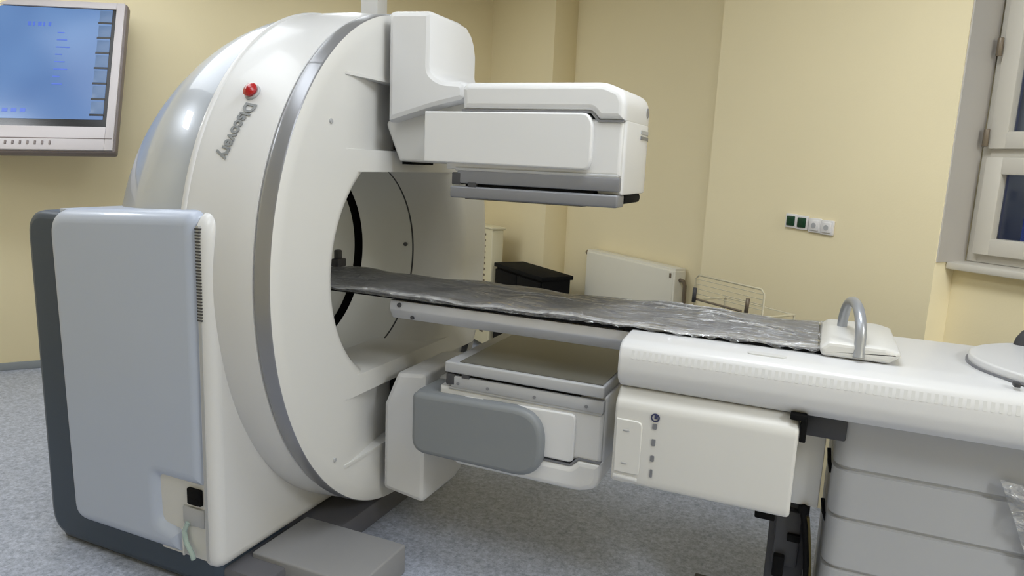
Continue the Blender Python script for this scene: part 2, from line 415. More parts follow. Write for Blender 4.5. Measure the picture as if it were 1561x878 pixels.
# rotor face: a relief over (y, z)
YB, ZB, R0 = -.02, 1.14, .435
def sst(a, c, x):
    t = max(0., min(1., (x-a)/(c-a))); return t*t*(3-2*t)
KF = .996
def funnel(y, z):
    rho = math.hypot(y-YB, z-ZB); c = (y-YB)/max(rho, 1e-6)
    ro = .528+.03*sst(-.1, .8, c)
    t = max(0., min(1., (ro-rho)/(ro-R0+.004)))
    return .235*(1-math.sqrt(max(0., 1-t*t)))
def relief(y, z):
    k = math.hypot((y-YC)/AY, (z-ZC)/AZ)
    x = .074
    if k > .94: x -= .010*((k-.94)/.056)**2
    dz = abs(z-ZB); rho = math.hypot(y-YB, z-ZB); c = (y-YB)/max(rho, 1e-6)
    if dz < .388:
        x -= funnel(y, z)
        if rho < R0: x = .074-.27
    zz = dz
    if .470 < zz < .725 and y > -.47:
        x -= .055*sst(-.46, -.08, y)
    elif zz >= .725 and zz < .737 and y > -.45: x += .004
    return x
zs = []
z0, z1 = ZC-AZ*KF, ZC+AZ*KF
N = 230
for i in range(N+1): zs.append(ZC-AZ*KF*math.cos(math.pi*i/N))
for d in (.3875, .3885, .4695, .4705, .7245, .7255, .7365, .7375):
    zs += [ZB+d, ZB-d]
zs = sorted(zs)
NC = 210
bm = bmesh.new(); rows = []
for z in zs:
    h = AY*KF*math.sqrt(max(0., 1-((z-ZC)/(AZ*KF))**2)); h = max(h, .002)
    rows.append([bm.verts.new((relief(YC-h+2*h*j/NC, z), YC-h+2*h*j/NC, z)) for j in range(NC+1)])
for i in range(len(rows)-1):
    for j in range(NC):
        q = (rows[i][j], rows[i][j+1], rows[i+1][j+1], rows[i+1][j])
        ins = all(abs(v.co.z-ZB) < .3879 and math.hypot(v.co.y-YB, v.co.z-ZB) < R0+.018 for v in q)
        if not ins: bm.faces.new(q)
for v in [v for v in bm.verts if not v.link_faces]: bm.verts.remove(v)
b = B(); b.bm.free(); b.bm = bm
obj('rotor_face', b, M['white2'], G, 38)
def circ_(x, r, n): return [Vector((x, YB+r*math.cos(2*math.pi*i/n), ZB+r*math.sin(2*math.pi*i/n))) for i in range(n)]
rings = []
for rr in (.480, .472, .464, .457, .451, .446, .442, .439, .437, .4355, .4345):
    rings.append([Vector((.0755-funnel(YB+rr*math.cos(2*math.pi*i/160), ZB+rr*math.sin(2*math.pi*i/160)), YB+rr*math.cos(2*math.pi*i/160), ZB+rr*math.sin(2*math.pi*i/160))) for i in range(160)])
rings.append(circ_(-.1555, .4336, 160))
b = B(); b.loft(rings, cap=False); obj('bore_lip', b, M['white2'], G, 60)
# bolts on the rotor face
b = B()
for (y, z) in ((-.53, 1.70), (-.51, .46)): b.cyl((.06, y, z), (.079, y, z), .009, 12, .003)
obj('face_bolt', b, M['lmid'], G)
# bore
def circ(x, r, n=96): return [Vector((x, YB+r*math.cos(2*math.pi*i/n), ZB+r*math.sin(2*math.pi*i/n))) for i in range(n)]
b = B(); b.loft([circ(x, r) for x, r in ((-.165, .444), (-.165, .434), (-.30, .432), (-.44, .430), (-.455, .436), (-.455, .47))], cap=False); ln = obj('bore_liner', b, M['liner'], G, 40)
b = B(); b.loft([circ(x, r) for x, r in ((-.155, .448), (-.1565, .4332), (-.163, .4325), (-.165, .4345), (-.165, .448))], cap=False); obj('liner_seam', b, M['dark'], ln)
b = B(); b.cyl((-.2, YB+.425, 1.17), (-.2, YB+.436, 1.17), .01, 12); obj('liner_plug', b, M['dark'], ln)
b = B(); b.loft([circ(x, r) for x, r in ((-.455, .52), (-.50, .47), (-.53, .435), (-.53, .419))], cap=False); obj('bore_gap_ring', b, M['black'], G, 60)
b = B(); b.loft([circ(x, r) for x, r in ((-.50, .43), (-.52, .418), (-.7, .415), (-1.02, .42))], cap=False); obj('rear_bore', b, M['liner'], G, 50)
b = B(); b.box(-.43, -.37, -.10, -.05, .96, 1.035, .006); b.cyl((-.40, -.13, .975), (-.40, -.095, .975), .018, 14, .004); obj('bore_bracket', b, M['dark'], G)

# emergency button
def band_pt(x, ang, k=1.014):
    t = R(ang); return Vector((x, YC+AY*k*math.cos(t), ZC+AZ*k*math.sin(t)))
def band_n(ang):
    t = R(ang); return Vector((0, math.cos(t)/AY, math.sin(t)/AZ)).normalized()
p = band_pt(-.15, 140.4); nrm = band_n(140.4)
b = B(); b.cyl(p-nrm*.004, p+nrm*.007, .030, 28, .003); bt = obj('emergency_button', b, M['lmid'], G)
b = B(); b.tube([p+nrm*.006, p+nrm*.014, p+nrm*.018, p+nrm*.026, p+nrm*.030], [.021, .026, .026, .018, .004], 24); obj('button_cap', b, M['red'], bt)
# lettering running down the front band
cu = bpy.data.curves.new('lettering_curve', 'FONT'); cu.body = 'Discovery'; cu.size = 1.0; cu.shear = .25; cu.offset = .03; cu.extrude = .0
cu.resolution_u = 4
to = bpy.data.objects.new('lettering_tmp', cu); COL.objects.link(to)
bpy.context.view_layer.update()
dg = bpy.context.evaluated_depsgraph_get()
tm = to.evaluated_get(dg).to_mesh()
vv = [v.co.copy() for v in tm.vertices]; ff = [tuple(f.vertices) for f in tm.polygons]
to.evaluated_get(dg).to_mesh_clear(); bpy.data.objects.remove(to); bpy.data.curves.remove(cu)
xmin = min(v.x for v in vv); xmax = max(v.x for v in vv)
bm = bmesh.new()
for v in vv:
    s = (v.x-xmin)/(xmax-xmin)
    ang = 143.0+s*12.6; x = -.155-.045*s+v.y*.072
    q = band_pt(x, ang, 1.0155)
    bm.verts.new(q)
bm.verts.ensure_lookup_table()
for f in ff:
    try: bm.faces.new([bm.verts[i] for i in f])
    except ValueError: pass
ext = bmesh.ops.extrude_face_region(bm, geom=list(bm.faces))
for g in ext['geom']:
    if isinstance(g, bmesh.types.BMVert): g.co += band_n(math.degrees(math.atan2((g.co.z-ZC)/AZ, (g.co.y-YC)/AY)))*.002
bmesh.ops.recalc_face_normals(bm, faces=bm.faces)
b = B(); b.bm.free(); b.bm = bm; obj('lettering', b, M['logo'], G)
# cable duct from the gantry to the ceiling
b = B(); b.box(-.365, -.275, .26, .34, 2.12, H-.001, .004); duct = obj('cable_duct', b, M['white'])
tag(duct, 'white vertical cable duct rising from the top of the scanner to the ceiling', 'cable duct')

# ---- arms and heads
MIR = Matrix(((1, 0, 0, 0), (0, 1, 0, 0), (0, 0, -1, 2.319), (0, 0, 0, 1)))
def warp(v):
    t = max(0., (v.y+.06)/.40)
    return Vector((v.x-.24*t*t*sst(.72, 1.05, v.x), v.y, v.z))
def strip(y0, y1, z0, z1, n=10):
    ys = [y0+(y1-y0)*i/n for i in range(n+1)]
    return [(y, z0) for y in ys]+[(y, z1) for y in ys[::-1]]
YS = [-.3, -.2, -.1, -.05, 0, .05, .1, .15, .2, .25, .28]
for xf, up in ((None, True), (MIR, False)):
    # arm
    b = B()
    if up:
        prof = rpoly([(.105, 1.716), (.30, 1.772), (.43, 1.80), (.43, 1.865), (.33, 1.87), (.285, 1.90), (.285, 2.112), (.105, 2.118)], [.008, .05, .02, .05, .05, .03, .02, .02], 5)
    else:
        prof = rpoly([(.105, 1.716), (.165, 1.575), (.30, 1.56), (.30, 2.11), (.105, 2.085)], [.01, .02, .02, .03, .02], 5)
    prof_arm = prof
    # round the far upper corner in the YZ view by lofting sections in Y with a falling top
    rings = []
    for y, top, o in ((-.23, 9, .02), (-.2245, 9, .006), (-.21, 9, 0), (-.05, 9, 0), (.0, 9, 0), (.05, 2.10, 0), (.09, 2.075, 0), (.115, 2.045, 0), (.132, 2.0, 0), (.138, 1.95, .004), (.140, 1.93, .015)):
        q = inset(prof, o) if o else prof
        rings.append([Vector((px, y, min(pz, top))) for px, pz in q])
    b.loft(rings, xf=xf)
    arm = obj('detector_arm', b, M['white'], G, 30)
    if up:
        b = B()
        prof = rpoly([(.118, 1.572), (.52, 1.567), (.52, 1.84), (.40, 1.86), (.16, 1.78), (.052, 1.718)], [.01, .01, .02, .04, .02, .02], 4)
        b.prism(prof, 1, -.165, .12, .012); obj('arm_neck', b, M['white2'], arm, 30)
        b = B(); b.box(.03, .12, -.07, .10, 1.56, 2.08); obj('arm_carriage', b, M['black'], arm)
    else:
        b = B(); b.box(.03, .12, -.07, .05, 1.66, 2.05, xf=xf); obj('arm_carriage', b, M['black'], arm); b = B(); b.box(.38, .50, -.20, .05, 1.53, 1.80, xf=xf); obj('head_pivot', b, M['black'], arm)
        b = B(); b.box(.25, .46, -.12, .10, 1.60, 1.72, .01, xf=xf); obj('arm_neck', b, M['white2'], arm)
    # head body
    b = B()
    prof = rpoly([(.42, 1.555), (1.05, 1.555), (1.05, 1.735), (.42, 1.735)], .006, 3)
    b.prism(prof, 1, -.34, .34, .012, xf=xf, ys=YS, warp=warp)
    if up:
        pass
    b.prism(rpoly([(.97, 1.497), (1.056, 1.497), (1.056, 1.735), (.97, 1.735)], .008, 3), 1, -.325, .33, .012, xf=xf, ys=YS, warp=warp)
    head = obj('detector_head', b, M['white'], G, 30)
    # cover with the stepped seam
    prof = rpoly([(.485, 1.757), (.945, 1.757), (.97, 1.730), (1.055, 1.730), (1.055, 1.79), (1.04, 1.825), (.985, 1.848), (.50, 1.848), (.48, 1.83)], [.005, .015, .012, .004, .02, .03, .04, .02, .01], 4)
    b = B(); b.prism(prof, 1, -.352, .35, .022, xf=xf, n=4, ys=YS, warp=warp)
    obj('head_cover', b, M['white'], head, 30)
    prof = rpoly([(.48, 1.752), (.943, 1.752), (.968, 1.725), (1.05, 1.725), (1.05, 1.732), (.972, 1.732), (.947, 1.760), (.48, 1.760)], .002, 2)
    b = B(); b.prism(prof, 1, -.346, .33, 0, xf=xf, ys=YS, warp=warp); obj('cover_seam', b, M['mid'], head, 30)
    # side cheek
    if up:
        b = B(); b.prism(rpoly([(.343, 1.577), (.945, 1.573), (.955, 1.60), (.955, 1.72), (.935, 1.752), (.343, 1.750)], [.004, .02, .02, .02, .02, .004], 4), 1, -.362, -.30, .006)
        b.box(.343, .43, -.35, -.18, 1.58, 1.748, .004)
        obj('side_cheek', b, M['white'], head, 30)
    else:
        b = B(); b.prism(rpoly([(.52, 1.58), (.955, 1.57), (.955, 1.745), (.52, 1.745)], [.01, .02, .02, .01], 4), 1, -.352, -.30, .006, xf=xf)
        obj('side_cheek', b, M['white'], head, 30)
        b = B(); b.prism(rpoly([(.325, 1.585), (.848, 1.572), (.852, 1.825), (.325, 1.822)], [.03, .12, .12, .06], 8), 1, -.385, -.31, .02, xf=xf, n=4)
        b.box(.325, .44, -.36, -.17, 1.583, 1.80, .02, 3, xf=xf)
        obj('grey_fairing', b, M['fair'], head, 30)
    # collimator tray
    b = B()
    b.box(.47, 1.050, -.348, .16 if not up else -.28, 1.508, 1.553, .005, xf=xf, seg=2)
    tray = obj('collimator_tray', b, M['mid'] if up else M['lmid'], head)
    b = B(); b.box(.50, .965, -.338, .22, 1.495, 1.545, xf=xf); obj('tray_slot', b, M['black'], tray)
    b = B(); b.box(.445, 1.05, -.352, -.27 if up else .26, 1.457, 1.498, .007, xf=xf, seg=3); 
    if up: b.box(.46, .94, -.30, .25, 1.4575, 1.496, xf=xf)
    pl = obj('collimator_plate', b, M['mid'] if up else M['lmid'], tray)
    b = B(); b.box(.50, 1.04 if not up else .93, -.338, .245, 1.4535, 1.460, xf=xf); obj('collimator_face', b, M['coll'], tray)
    b = B(); b.box(.45, .485, -.349, -.30, 1.502, 1.545, .004, xf=xf); b.box(.515, .545, -.3495, -.31, 1.494, 1.512, xf=xf); obj('tray_latch', b, M['dark'], tray)
    b = B(); b.box(.46, 1.045, -.345, -.28, 1.551, 1.562, .003, xf=xf); obj('tray_lip', b, M['lmid'], tray)
    if not up:
        b = B()
        for x in (.50, .62, .80, .99): b.cyl((x, -.351, 1.535), (x, -.345, 1.535), .006, 10, xf=xf)
        obj('tray_screw', b, M['mid'], tray)
    # end details
    if up:
        b = B(); b.box(.95, 1.052, -.262, -.05, 1.466, 1.50, .012); obj('touch_pad', b, M['black'], head)
        b = B()
        b.prism(strip(-.13, .06, 1.682, 1.693), 0, 1.0, 1.0585, warp=warp)
        obj('end_vent', b, M['mid'], head)
        b = B(); b.prism(strip(-.13, .06, 1.700, 1.713), 0, 1.0, 1.058, warp=warp); obj('end_label', b, M['lmid'], head)
        b = B()
        b.tube([(1.03, -.045, 1.775), (1.0562, -.045, 1.775)], [.017, .017], 24)
        obj('end_emblem', b, M['mid'], head)

# ------------------------------------------------------------------ examination table
T = thing('examination_table', (2.2, -.1, 0), 'long white scanner table on a ribbed pedestal, a box hung below its left end', 'table')
b = B()
rings = []
for z, o in ((0, 0), (.22, 0), (.224, .009), (.232, .009), (.236, 0), (.383, 0), (.387, .009), (.395, .009), (.399, 0), (.549, 0), (.553, .009), (.561, .009), (.565, 0), (.708, 0), (.712, .009), (.720, .009), (.724, 0), (.90, 0)):
    rings.append([Vector((p[0], p[1], z)) for p in rrect(1.765+o, 2.85-o, -.30+o, .22-o, .06, 8)])
b.loft(rings); obj('pedestal', b, M['lmid'], T, 40)
prof = rpoly([(.13, 1.058), (-.30, 1.058), (-.395, 1.050), (-.424, 1.034), (-.436, 1.0), (-.438, .955), (-.428, .922), (-.40, .896), (-.35, .888), (.14, .888), (.20, .91), (.225, .98), (.19, 1.04)], .012, 3)
b = B(); b.prism(prof, 0, 1.108, 2.9, .012); cov = obj('table_body', b, M['white'], T, 30)
b = B()
x = 1.15
while x < 2.85:
    b.prism([(-.4364, .998), (-.4285, 1.023), (-.41, 1.022), (-.41, 1.0)], 0, x, x+.009); x += .0185
obj('vent_slots', b, M['slot'], cov)
b = B(); b.prism(rrect(1.49, 1.60, -.385, -.355, .014), 2, 1.046, 1.0555, .001); obj('name_plate', b, M['slot'], cov)
# hung box
prof = rpoly([(-.395, .893), (-.12, .893), (-.12, .572), (-.40, .572), (-.437, .585), (-.442, .605), (-.442, .84), (-.436, .858)], [.008, .01, .01, .01, .012, .01, .01, .01], 3)
b = B(); b.prism(prof, 0, 1.112, 1.658, .012, n=4); bx = obj('control_box', b, M['white2'], T, 30)
b = B(); b.prism(rpoly([(1.122, .622), (1.205, .622), (1.205, .80), (1.122, .80)], [0, .01, .02, 0]), 1, -.4475, -.43, .003)
dr = obj('box_flap', b, M['white2'], bx, 30)
b = B()
for z in (.655, .765): b.box(1.145, 1.165, -.4495, -.445, z-.003, z+.003, .001)
obj('flap_latch', b, M['lmid'], dr)
b = B(); b.box(1.12, 1.20, -.4465, -.43, .598, .612, .004); obj('flap_lip', b, M['white'], bx)
def disc(bb, x, z, r, y=-.4435): bb.tube([(x, y, z), (x, y+.004, z)], [r, r], 20)
b = B()
bm_ = []
ring = [[Vector((1.243+rr*math.cos(2*math.pi*i/28), y, .822+rr*math.sin(2*math.pi*i/28))) for i in range(28)] for rr, y in ((.014, -.4435), (.014, -.4450), (.0095, -.4450), (.0095, -.4435))]
b.loft(ring, cap=False, wrap=True)
b.box(1.240, 1.250, -.4452, -.443, .818, .832, .001)
obj('power_symbol', b, M['blue'], bx)
for z, w, h in ((.793, .007, .009), (.740, .006, .011), (.687, .006, .010), (.637, .004, .013)):
    b = B(); b.prism(rrect(1.243-w, 1.243+w, z-h, z+h, min(w, h)*.6), 1, -.4452, -.440); obj('control_button', b, M['mid'], bx)
b = B(); b.box(1.63, 1.675, -.435, -.34, .885, .905, .004); b.box(1.660, 1.678, -.43, -.30, .82, .90, .004); obj('hanger_bracket', b, M['black'], bx)
b = B(); b.box(1.66, 1.79, -.30, -.24, .80, .892, .006); obj('hanger_beam', b, M['dark'], bx)
b = B(); b.box(1.56, 1.62, -.40, -.30, .545, .575, .005); obj('box_latch', b, M['black'], bx)
b = B(); b.box(1.655, 1.74, -.215, -.17, .535, .80, .005); obj('service_panel', b, M['white2'], T)
b = B()
b.tube([(1.752, -.205, .74), (1.757, -.215, .70), (1.765, -.215, .665)], .006, 8); b.tube([(1.752, -.205, .57), (1.758, -.215, .53), (1.768, -.21, .50)], .006, 8)
obj('panel_clip', b, M['black'], T)
# base gear in the gap beside the pedestal
b = B(); b.box(1.60, 1.72, -.17, .05, 0, .545, .006); b.box(1.62, 1.70, -.20, -.15, .30, .50, .01); obj('lift_column', b, M['dark'], T)
b = B(); b.box(1.625, 1.66, -.225, -.17, .27, .345, .006); b.box(1.66, 1.70, -.215, -.17, .40, .425, .004); obj('column_clamp', b, M['black'], T)
b = B(); b.box(1.35, 2.75, -.10, .06, 0, .05, .006); obj('base_plate', b, M['dark'], T)
b = B(); b.tube([(1.695, -.225, .53), (1.71, -.235, .47), (1.725, -.24, .36), (1.735, -.245, .2), (1.74, -.25, .06), (1.76, -.26, .012)], .009, 10); obj('power_cable', b, M['black'], T)
b = B(); b.tube([(1.715, -.215, .50), (1.73, -.22, .40), (1.745, -.225, .25), (1.752, -.23, .02)], .006, 8); obj('earth_cable', b, mat('brass_cable', rgb(128, 116, 70), .5, var=.05), T)
b = B(); b.cyl((1.70, -.235, .525), (1.70, -.19, .525), .016, 16, .003); obj('pivot_bolt', b, M['black'], T)
# sliding rail and pallet
b = B()
b.prism(rpoly([(-.285, 1.012), (-.28, 1.046), (.07, 1.046), (.075, 1.012), (.05, .972), (-.26, .972)], .004, 2), 0, .16, 1.6, .004); rl = obj('sliding_rail', b, M['rail'], T, 30)
b = B(); b.cyl((.205, -.289, 1.030), (.205, -.278, 1.030), .009, 14, .002); b.cyl((.255, -.275, .985), (.255, -.255, .985), .008, 14, .002); obj('rail_screw', b, M['dark'], rl)
prof = [(-.290, 1.062), (-.285, 1.052), (.11, 1.052), (.119, 1.058), (.121, 1.068), (.116, 1.070), (.108, 1.068), (-.277, 1.068), (-.283, 1.071)]
b = B(); b.prism(prof, 0, -.36, 1.70, .003); pal = obj('table_pallet', b, M['black'], T, 30)
b = B(); b.box(-.35, -.31, .02, .085, 1.088, 1.125, .006); b.box(-.345, -.318, .035, .065, 1.12, 1.165, .006); obj('head_holder', b, M['dark'], T)
# handle block at the end of the pallet
b = B(); b.prism(rpoly([(1.695, 1.06), (1.875, 1.06), (1.905, 1.085), (1.90, 1.098), (1.86, 1.108), (1.71, 1.108), (1.685, 1.085)], .01, 3), 1, -.318, .06, .014); hb = obj('handle_block', b, M['white2'], T, 30)
b = B()
pts = []
for i in range(17):
    t = math.pi*i/16; pts.append((1.772+.022*math.cos(t), -.185-.125*math.cos(t), 1.092+.118*math.sin(t)**.8))
b.tube([(1.794, -.318, 1.068)]+pts, .0155, 14); obj('loop_handle', b, M['handle'], hb, 50)

# mattress on the pallet
def mat_pt(x, u):
    # u 0..1 across the width; slightly raised near edge, soft dish
    y = -.288+.405*u
    z = 1.074+.020*math.sin(math.pi*min(1, max(0, u)))**.5+.004*math.sin(x*9+u*4)+.003*math.sin(x*23-u*7)
    return Vector((x, y, z))
NX, NU = 90, 16
def slab(f, thick, x0, x1):
    verts, faces = [], []
    for i in range(NX+1):
        x = x0+(x1-x0)*i/NX
        for j in range(NU+1): verts.append(f(x, j/NU))
    n = len(verts)
    for v in list(verts): verts.append(Vector((v.x, v.y, thick)))
    w = NU+1
    for i in range(NX):
        for j in range(NU):
            a = i*w+j; faces.append((a, a+1, a+w+1, a+w)); faces.append((n+a, n+a+w, n+a+w+1, n+a+1))
    for i in range(NX):
        for j in (0, NU):
            a = i*w+j; faces.append((a, a+w, n+a+w, n+a))
    for j in range(NU):
        for i in (0, NX):
            a = i*w+j; faces.append((a, a+1, n+a+1, n+a))
    return verts, faces
b = B(); b.mesh(*slab(mat_pt, 1.0685, -.34, 1.682))
mo = obj('mattress', b, M['mattress'], ang=50)
tag(mo, 'long thin grey mattress lying on the narrow table pallet that reaches into the scanner bore', 'mattress')
# plastic wrap over the mattress
rnd = [(random.uniform(4, 30), random.uniform(5, 50), random.uniform(0, 6.3), random.uniform(.2, 1)) for _ in range(26)]
def wr(x, u):
    e = sst(.1, .9, (x+.3)/2.0)*.75+.15
    s = sum(a*math.sin(fx*x+fu*u+ph) for fx, fu, ph, a in rnd)/len(rnd)
    z = max(-.4, abs(s)*2.2-.2)*.010*e
    for u0, sl, x0, x1, a in FOLDS:
        if x0 < x < x1:
            z += a*math.sin(math.pi*(x-x0)/(x1-x0))*math.exp(-((u-u0-sl*(x-x0))/.016)**2)
    return z
FOLDS = [(.75, -.55, 1.0, 1.45, .010), (.9, -.5, 1.05, 1.5, .009), (.62, -.5, 1.1, 1.55, .009), (.5, -.3, .5, .9, .007), (.35, .2, .6, 1.0, .006), (.3, -.3, 1.2, 1.66, .008), (.8, -.6, .2, .6, .006), (.2, .3, 1.3, 1.68, .008)]
verts, faces = [], []
NXf, NUf = 340, 110
for i in range(NXf+1):
    x = -.33+(1.70+.33)*i/NXf
    for j in range(NUf+1):
        u = j/NUf*1.10-.07
        if u < 0:
            q = mat_pt(x, 0); q = Vector((x, q.y-.004-.006*abs(math.sin(x*31)), q.z+u*.28))
            q.z = max(q.z, 1.0605)
            q.y -= .006*abs(math.sin(x*17+2))
            q.z += sst(.7, 1.2, x)*(-u/.07)*.012*abs(math.sin(x*43+1.3*math.sin(x*19)))
        elif u > 1:
            q = mat_pt(x, 1); q = Vector((x, q.y+.010, q.z-.006-(u-1)*.2)); q.z = max(q.z, 1.072)
        else:
            q = mat_pt(x, u)+Vector((0, 0, .003+wr(x, u)*min(1, u*6, (1-u)*6)+.0))
        verts.append(q)
w = NUf+1
for i in range(NXf):
    for j in range(NUf): a = i*w+j; faces.append((a, a+1, a+w+1, a+w))
b = B(); b.mesh(verts, faces)
pf = obj('plastic_wrap', b, M['film'], ang=80)
tag(pf, 'clear crinkled plastic wrap spread over the grey mattress', 'plastic wrap')

# rounded plate at the right end of the table top
P_ = thing('armrest_plate', (2.45, -.14, 1.058), 'rounded white plate lying at the far right end of the table top', 'plate')
out = []
for i in range(25):
    t = R(128+i*(104/24)); out.append((2.60+.50*math.cos(t), -.135+.345*math.sin(t)))
out = [(2.80, .13)]+[(max(x, 2.0), max(min(y, .13), -.385)) for x, y in out]+[(2.80, -.385)]
b = B(); b.prism(out, 2, 1.0585, 1.086, .006); obj('plate_body', b, M['white'], P_, 40)
b = B(); b.prism([(x-.006 if x < 2.7 else x, y) for x, y in out], 2, 1.0583, 1.065); obj('plate_rim', b, M['mid'], P_)
b = B(); b.box(2.165, 2.18, -.385, -.36, 1.06, 1.072, .002); obj('plate_clip', b, M['dark'], P_)
b = B(); b.tube([(2.27+.10*(1-math.cos(math.pi*i/12)), .09-.02*i/12, 1.083+.075*math.sin(math.pi*i/12)) for i in range(13)], .016, 12); obj('loop_handle', b, M['dark'], P_, 50)
# plastic film hanging on the pedestal
verts, faces = [], []
for i in range(31):
    for j in range(31):
        u, v = i/30, j/30
        x = 2.185+.30*u+.03*v; z = .778-.03*u-.26*v*(1-.2*u)-.05*(1-u)*v
        x += .10*v*(1-u)
        verts.append((x, -.306-.012-.012*abs(math.sin(9*u+4*v)+.6*math.sin(21*v-6*u)), z))
for i in range(30):
    for j in range(30): a = i*31+j; faces.append((a, a+1, a+32, a+31))
b = B(); b.mesh(verts, faces); f2 = obj('plastic_bag', b, M['film2'], ang=80)
tag(f2, 'crumpled clear plastic bag hanging against the right side of the ribbed pedestal', 'plastic bag')

# ------------------------------------------------------------------ wall monitor on an arm
u = (RM.to_3x3() @ Vector((.282, .959, .032))).normalized(); dn = (RM.to_3x3() @ Vector((.459, -.105, -.882))).normalized()
dn = (dn-u*dn.dot(u)).normalized(); nrm = u.cross(dn).normalized()
BR = W(-2.3, -1.052, 1.54)
if nrm.dot(Vector((1.65, -2.59, 1.59))-BR) < 0: nrm = -nrm
HM = 1.117; WM = 1.55
# local frame: X along u (left to right), Y towards the wall, Z up along the screen
TV = Matrix(((u.x, -nrm.x, -dn.x, BR.x), (u.y, -nrm.y, -dn.y, BR.y), (u.z, -nrm.z, -dn.z, BR.z), (0, 0, 0, 1)))
mon = thing('wall_monitor', tuple(BR), 'flat monitor with light grey frame and blue image on the left wall', 'monitor')
b = B(); b.prism(rrect(-WM, 0, 0, HM, .018), 1, .012, .07, .01, xf=TV); obj('monitor_back', b, M['tvb'], mon, 40)
b = B()
sx0, sx1, sz0, sz1 = -WM+.06, -.062, .175, HM-.055
outer = rrect(-WM+.006, -.012, .012, HM-.006, .014); 
for (a0, a1, c0, c1) in ((-WM+.006, sx0, .012, HM-.006), (sx1, -.012, .012, HM-.006), (sx0, sx1, .012, sz0), (sx0, sx1, sz1, HM-.006)):
    b.box(a0, a1, -.004, .02, c0, c1, .003, xf=TV)
bez = obj('monitor_bezel', b, M['tvf'], mon)
b = B(); b.box(-WM+.02, -.02, -.0065, .0, .088, .094, .002, xf=TV); obj('bezel_groove', b, M['tvb'], bez)
for i in range(18):
    x = -.37-i*.041; b = B(); b.box(x-.006, x+.006, -.009, 0, .045, .072, .003, xf=TV); obj('menu_button', b, M['tvb'], bez)
b = B(); b.box(sx0-.005, sx1+.005, .006, .016, sz0-.005, sz1+.005, xf=TV); scr = obj('screen', b, M['screen_blk'], mon)
b = B(); b.box(sx0+.02, sx1-.025, .0045, .0075, sz0+.055, sz1-.005, xf=TV); im = obj('screen_image', b, M['screen'], scr)
for i in range(7):
    z = sz0+.085+i*.115
    b = B(); b.box(sx1-.10, sx1-.026, .003, .006, z+.012, z+.10, .001, xf=TV); tb = obj('screen_button', b, M['screen_tab'], im)
    b = B(); b.box(sx1-.105, sx1-.022, .0028, .006, z-.004, z+.010, xf=TV); obj('button_shade', b, M['screen_blk'], tb)
b = B()
for i, w_ in enumerate((.02, .012, .02, .01, .016)): b.box(sx1-.52+i*.03, sx1-.52+i*.03+w_, .003, .006, sz1-.15, sz1-.12, xf=TV)
for i in range(8): b.box(sx1-.34, sx1-.34+.04+.02*(i % 3), .003, .006, sz1-.20-i*.055, sz1-.192-i*.055, xf=TV)
for i in range(5): b.box(sx1-.70+i*.05, sx1-.70+i*.05+.03, .003, .006, sz0+.10, sz0+.125, xf=TV)
obj('screen_writing', b, M['screen_txt'], im)
cen = TV @ Vector((-WM*.62, .07, HM*.62)); wl = Vector(cen); rr = (RM.inverted() @ wl)
b = B(); a = RM.inverted() @ cen
b.tube([cen, W((a.x+RL)/2, a.y+.05, a.z+.02), W(RL+.02, a.y, a.z)], .035, 14); b.box(RL+.001, RL+.03, a.y-.12, a.y+.12, a.z-.12, a.z+.12, .005, xf=RM); obj('wall_arm', b, M['tvb'], mon)

# ------------------------------------------------------------------ things along the back wall
rad = thing('radiator', tuple(W(-.98, 2.03, .12)), 'white panel radiator mounted in the wall niche behind the table', 'radiator')
r0, r1, n0, n1, z0, z1 = -1.47, -.50, 1.985, 2.07, .33, .965
b = B(); b.box(r0, r1, n0, n1, z0, z1, .012, 3, xf=RM); obj('front_panel', b, M['rad'], rad)
b = B(); b.box(r0-.004, r1+.004, n0+.012, n1+.008, z1-.03, z1+.012, .005, xf=RM)
obj('top_grille', b, M['rad'], rad)
b = B(); b.box(r1-.008, r1+.012, n0+.004, n1+.004, z0+.02, z1-.005, .004, xf=RM); obj('side_cover', b, M['rad'], rad)
b = B(); b.cyl(W(r0-.07, 2.04, z1-.02), W(r0+.01, 2.04, z1-.02), .018, 14, .004); obj('valve', b, M['hinge'], rad)
b = B(); b.tube([W(r1+.01, 2.03, z1-.06), W(r1+.045, 2.03, z1-.062), W(r1+.055, 2.035, z1-.09), W(r1+.055, 2.04, .02), W(r1+.055, 2.04, .001)], .012, 10); obj('pipe', b, M['hinge'], rad)
b = B(); b.box(r1-.035, r1-.02, n0-.006, n0+.01, z1-.05, z1-.02, .003, xf=RM); obj('bleed_valve', b, M['hinge'], rad)
b = B(); b.box(r0+.15, r0+.18, n1-.01, 2.094, z0+.1, z0+.5, xf=RM); b.box(r1-.18, r1-.15, n1-.01, 2.094, z0+.1, z0+.5, xf=RM); obj('wall_bracket', b, M['rad'], rad)

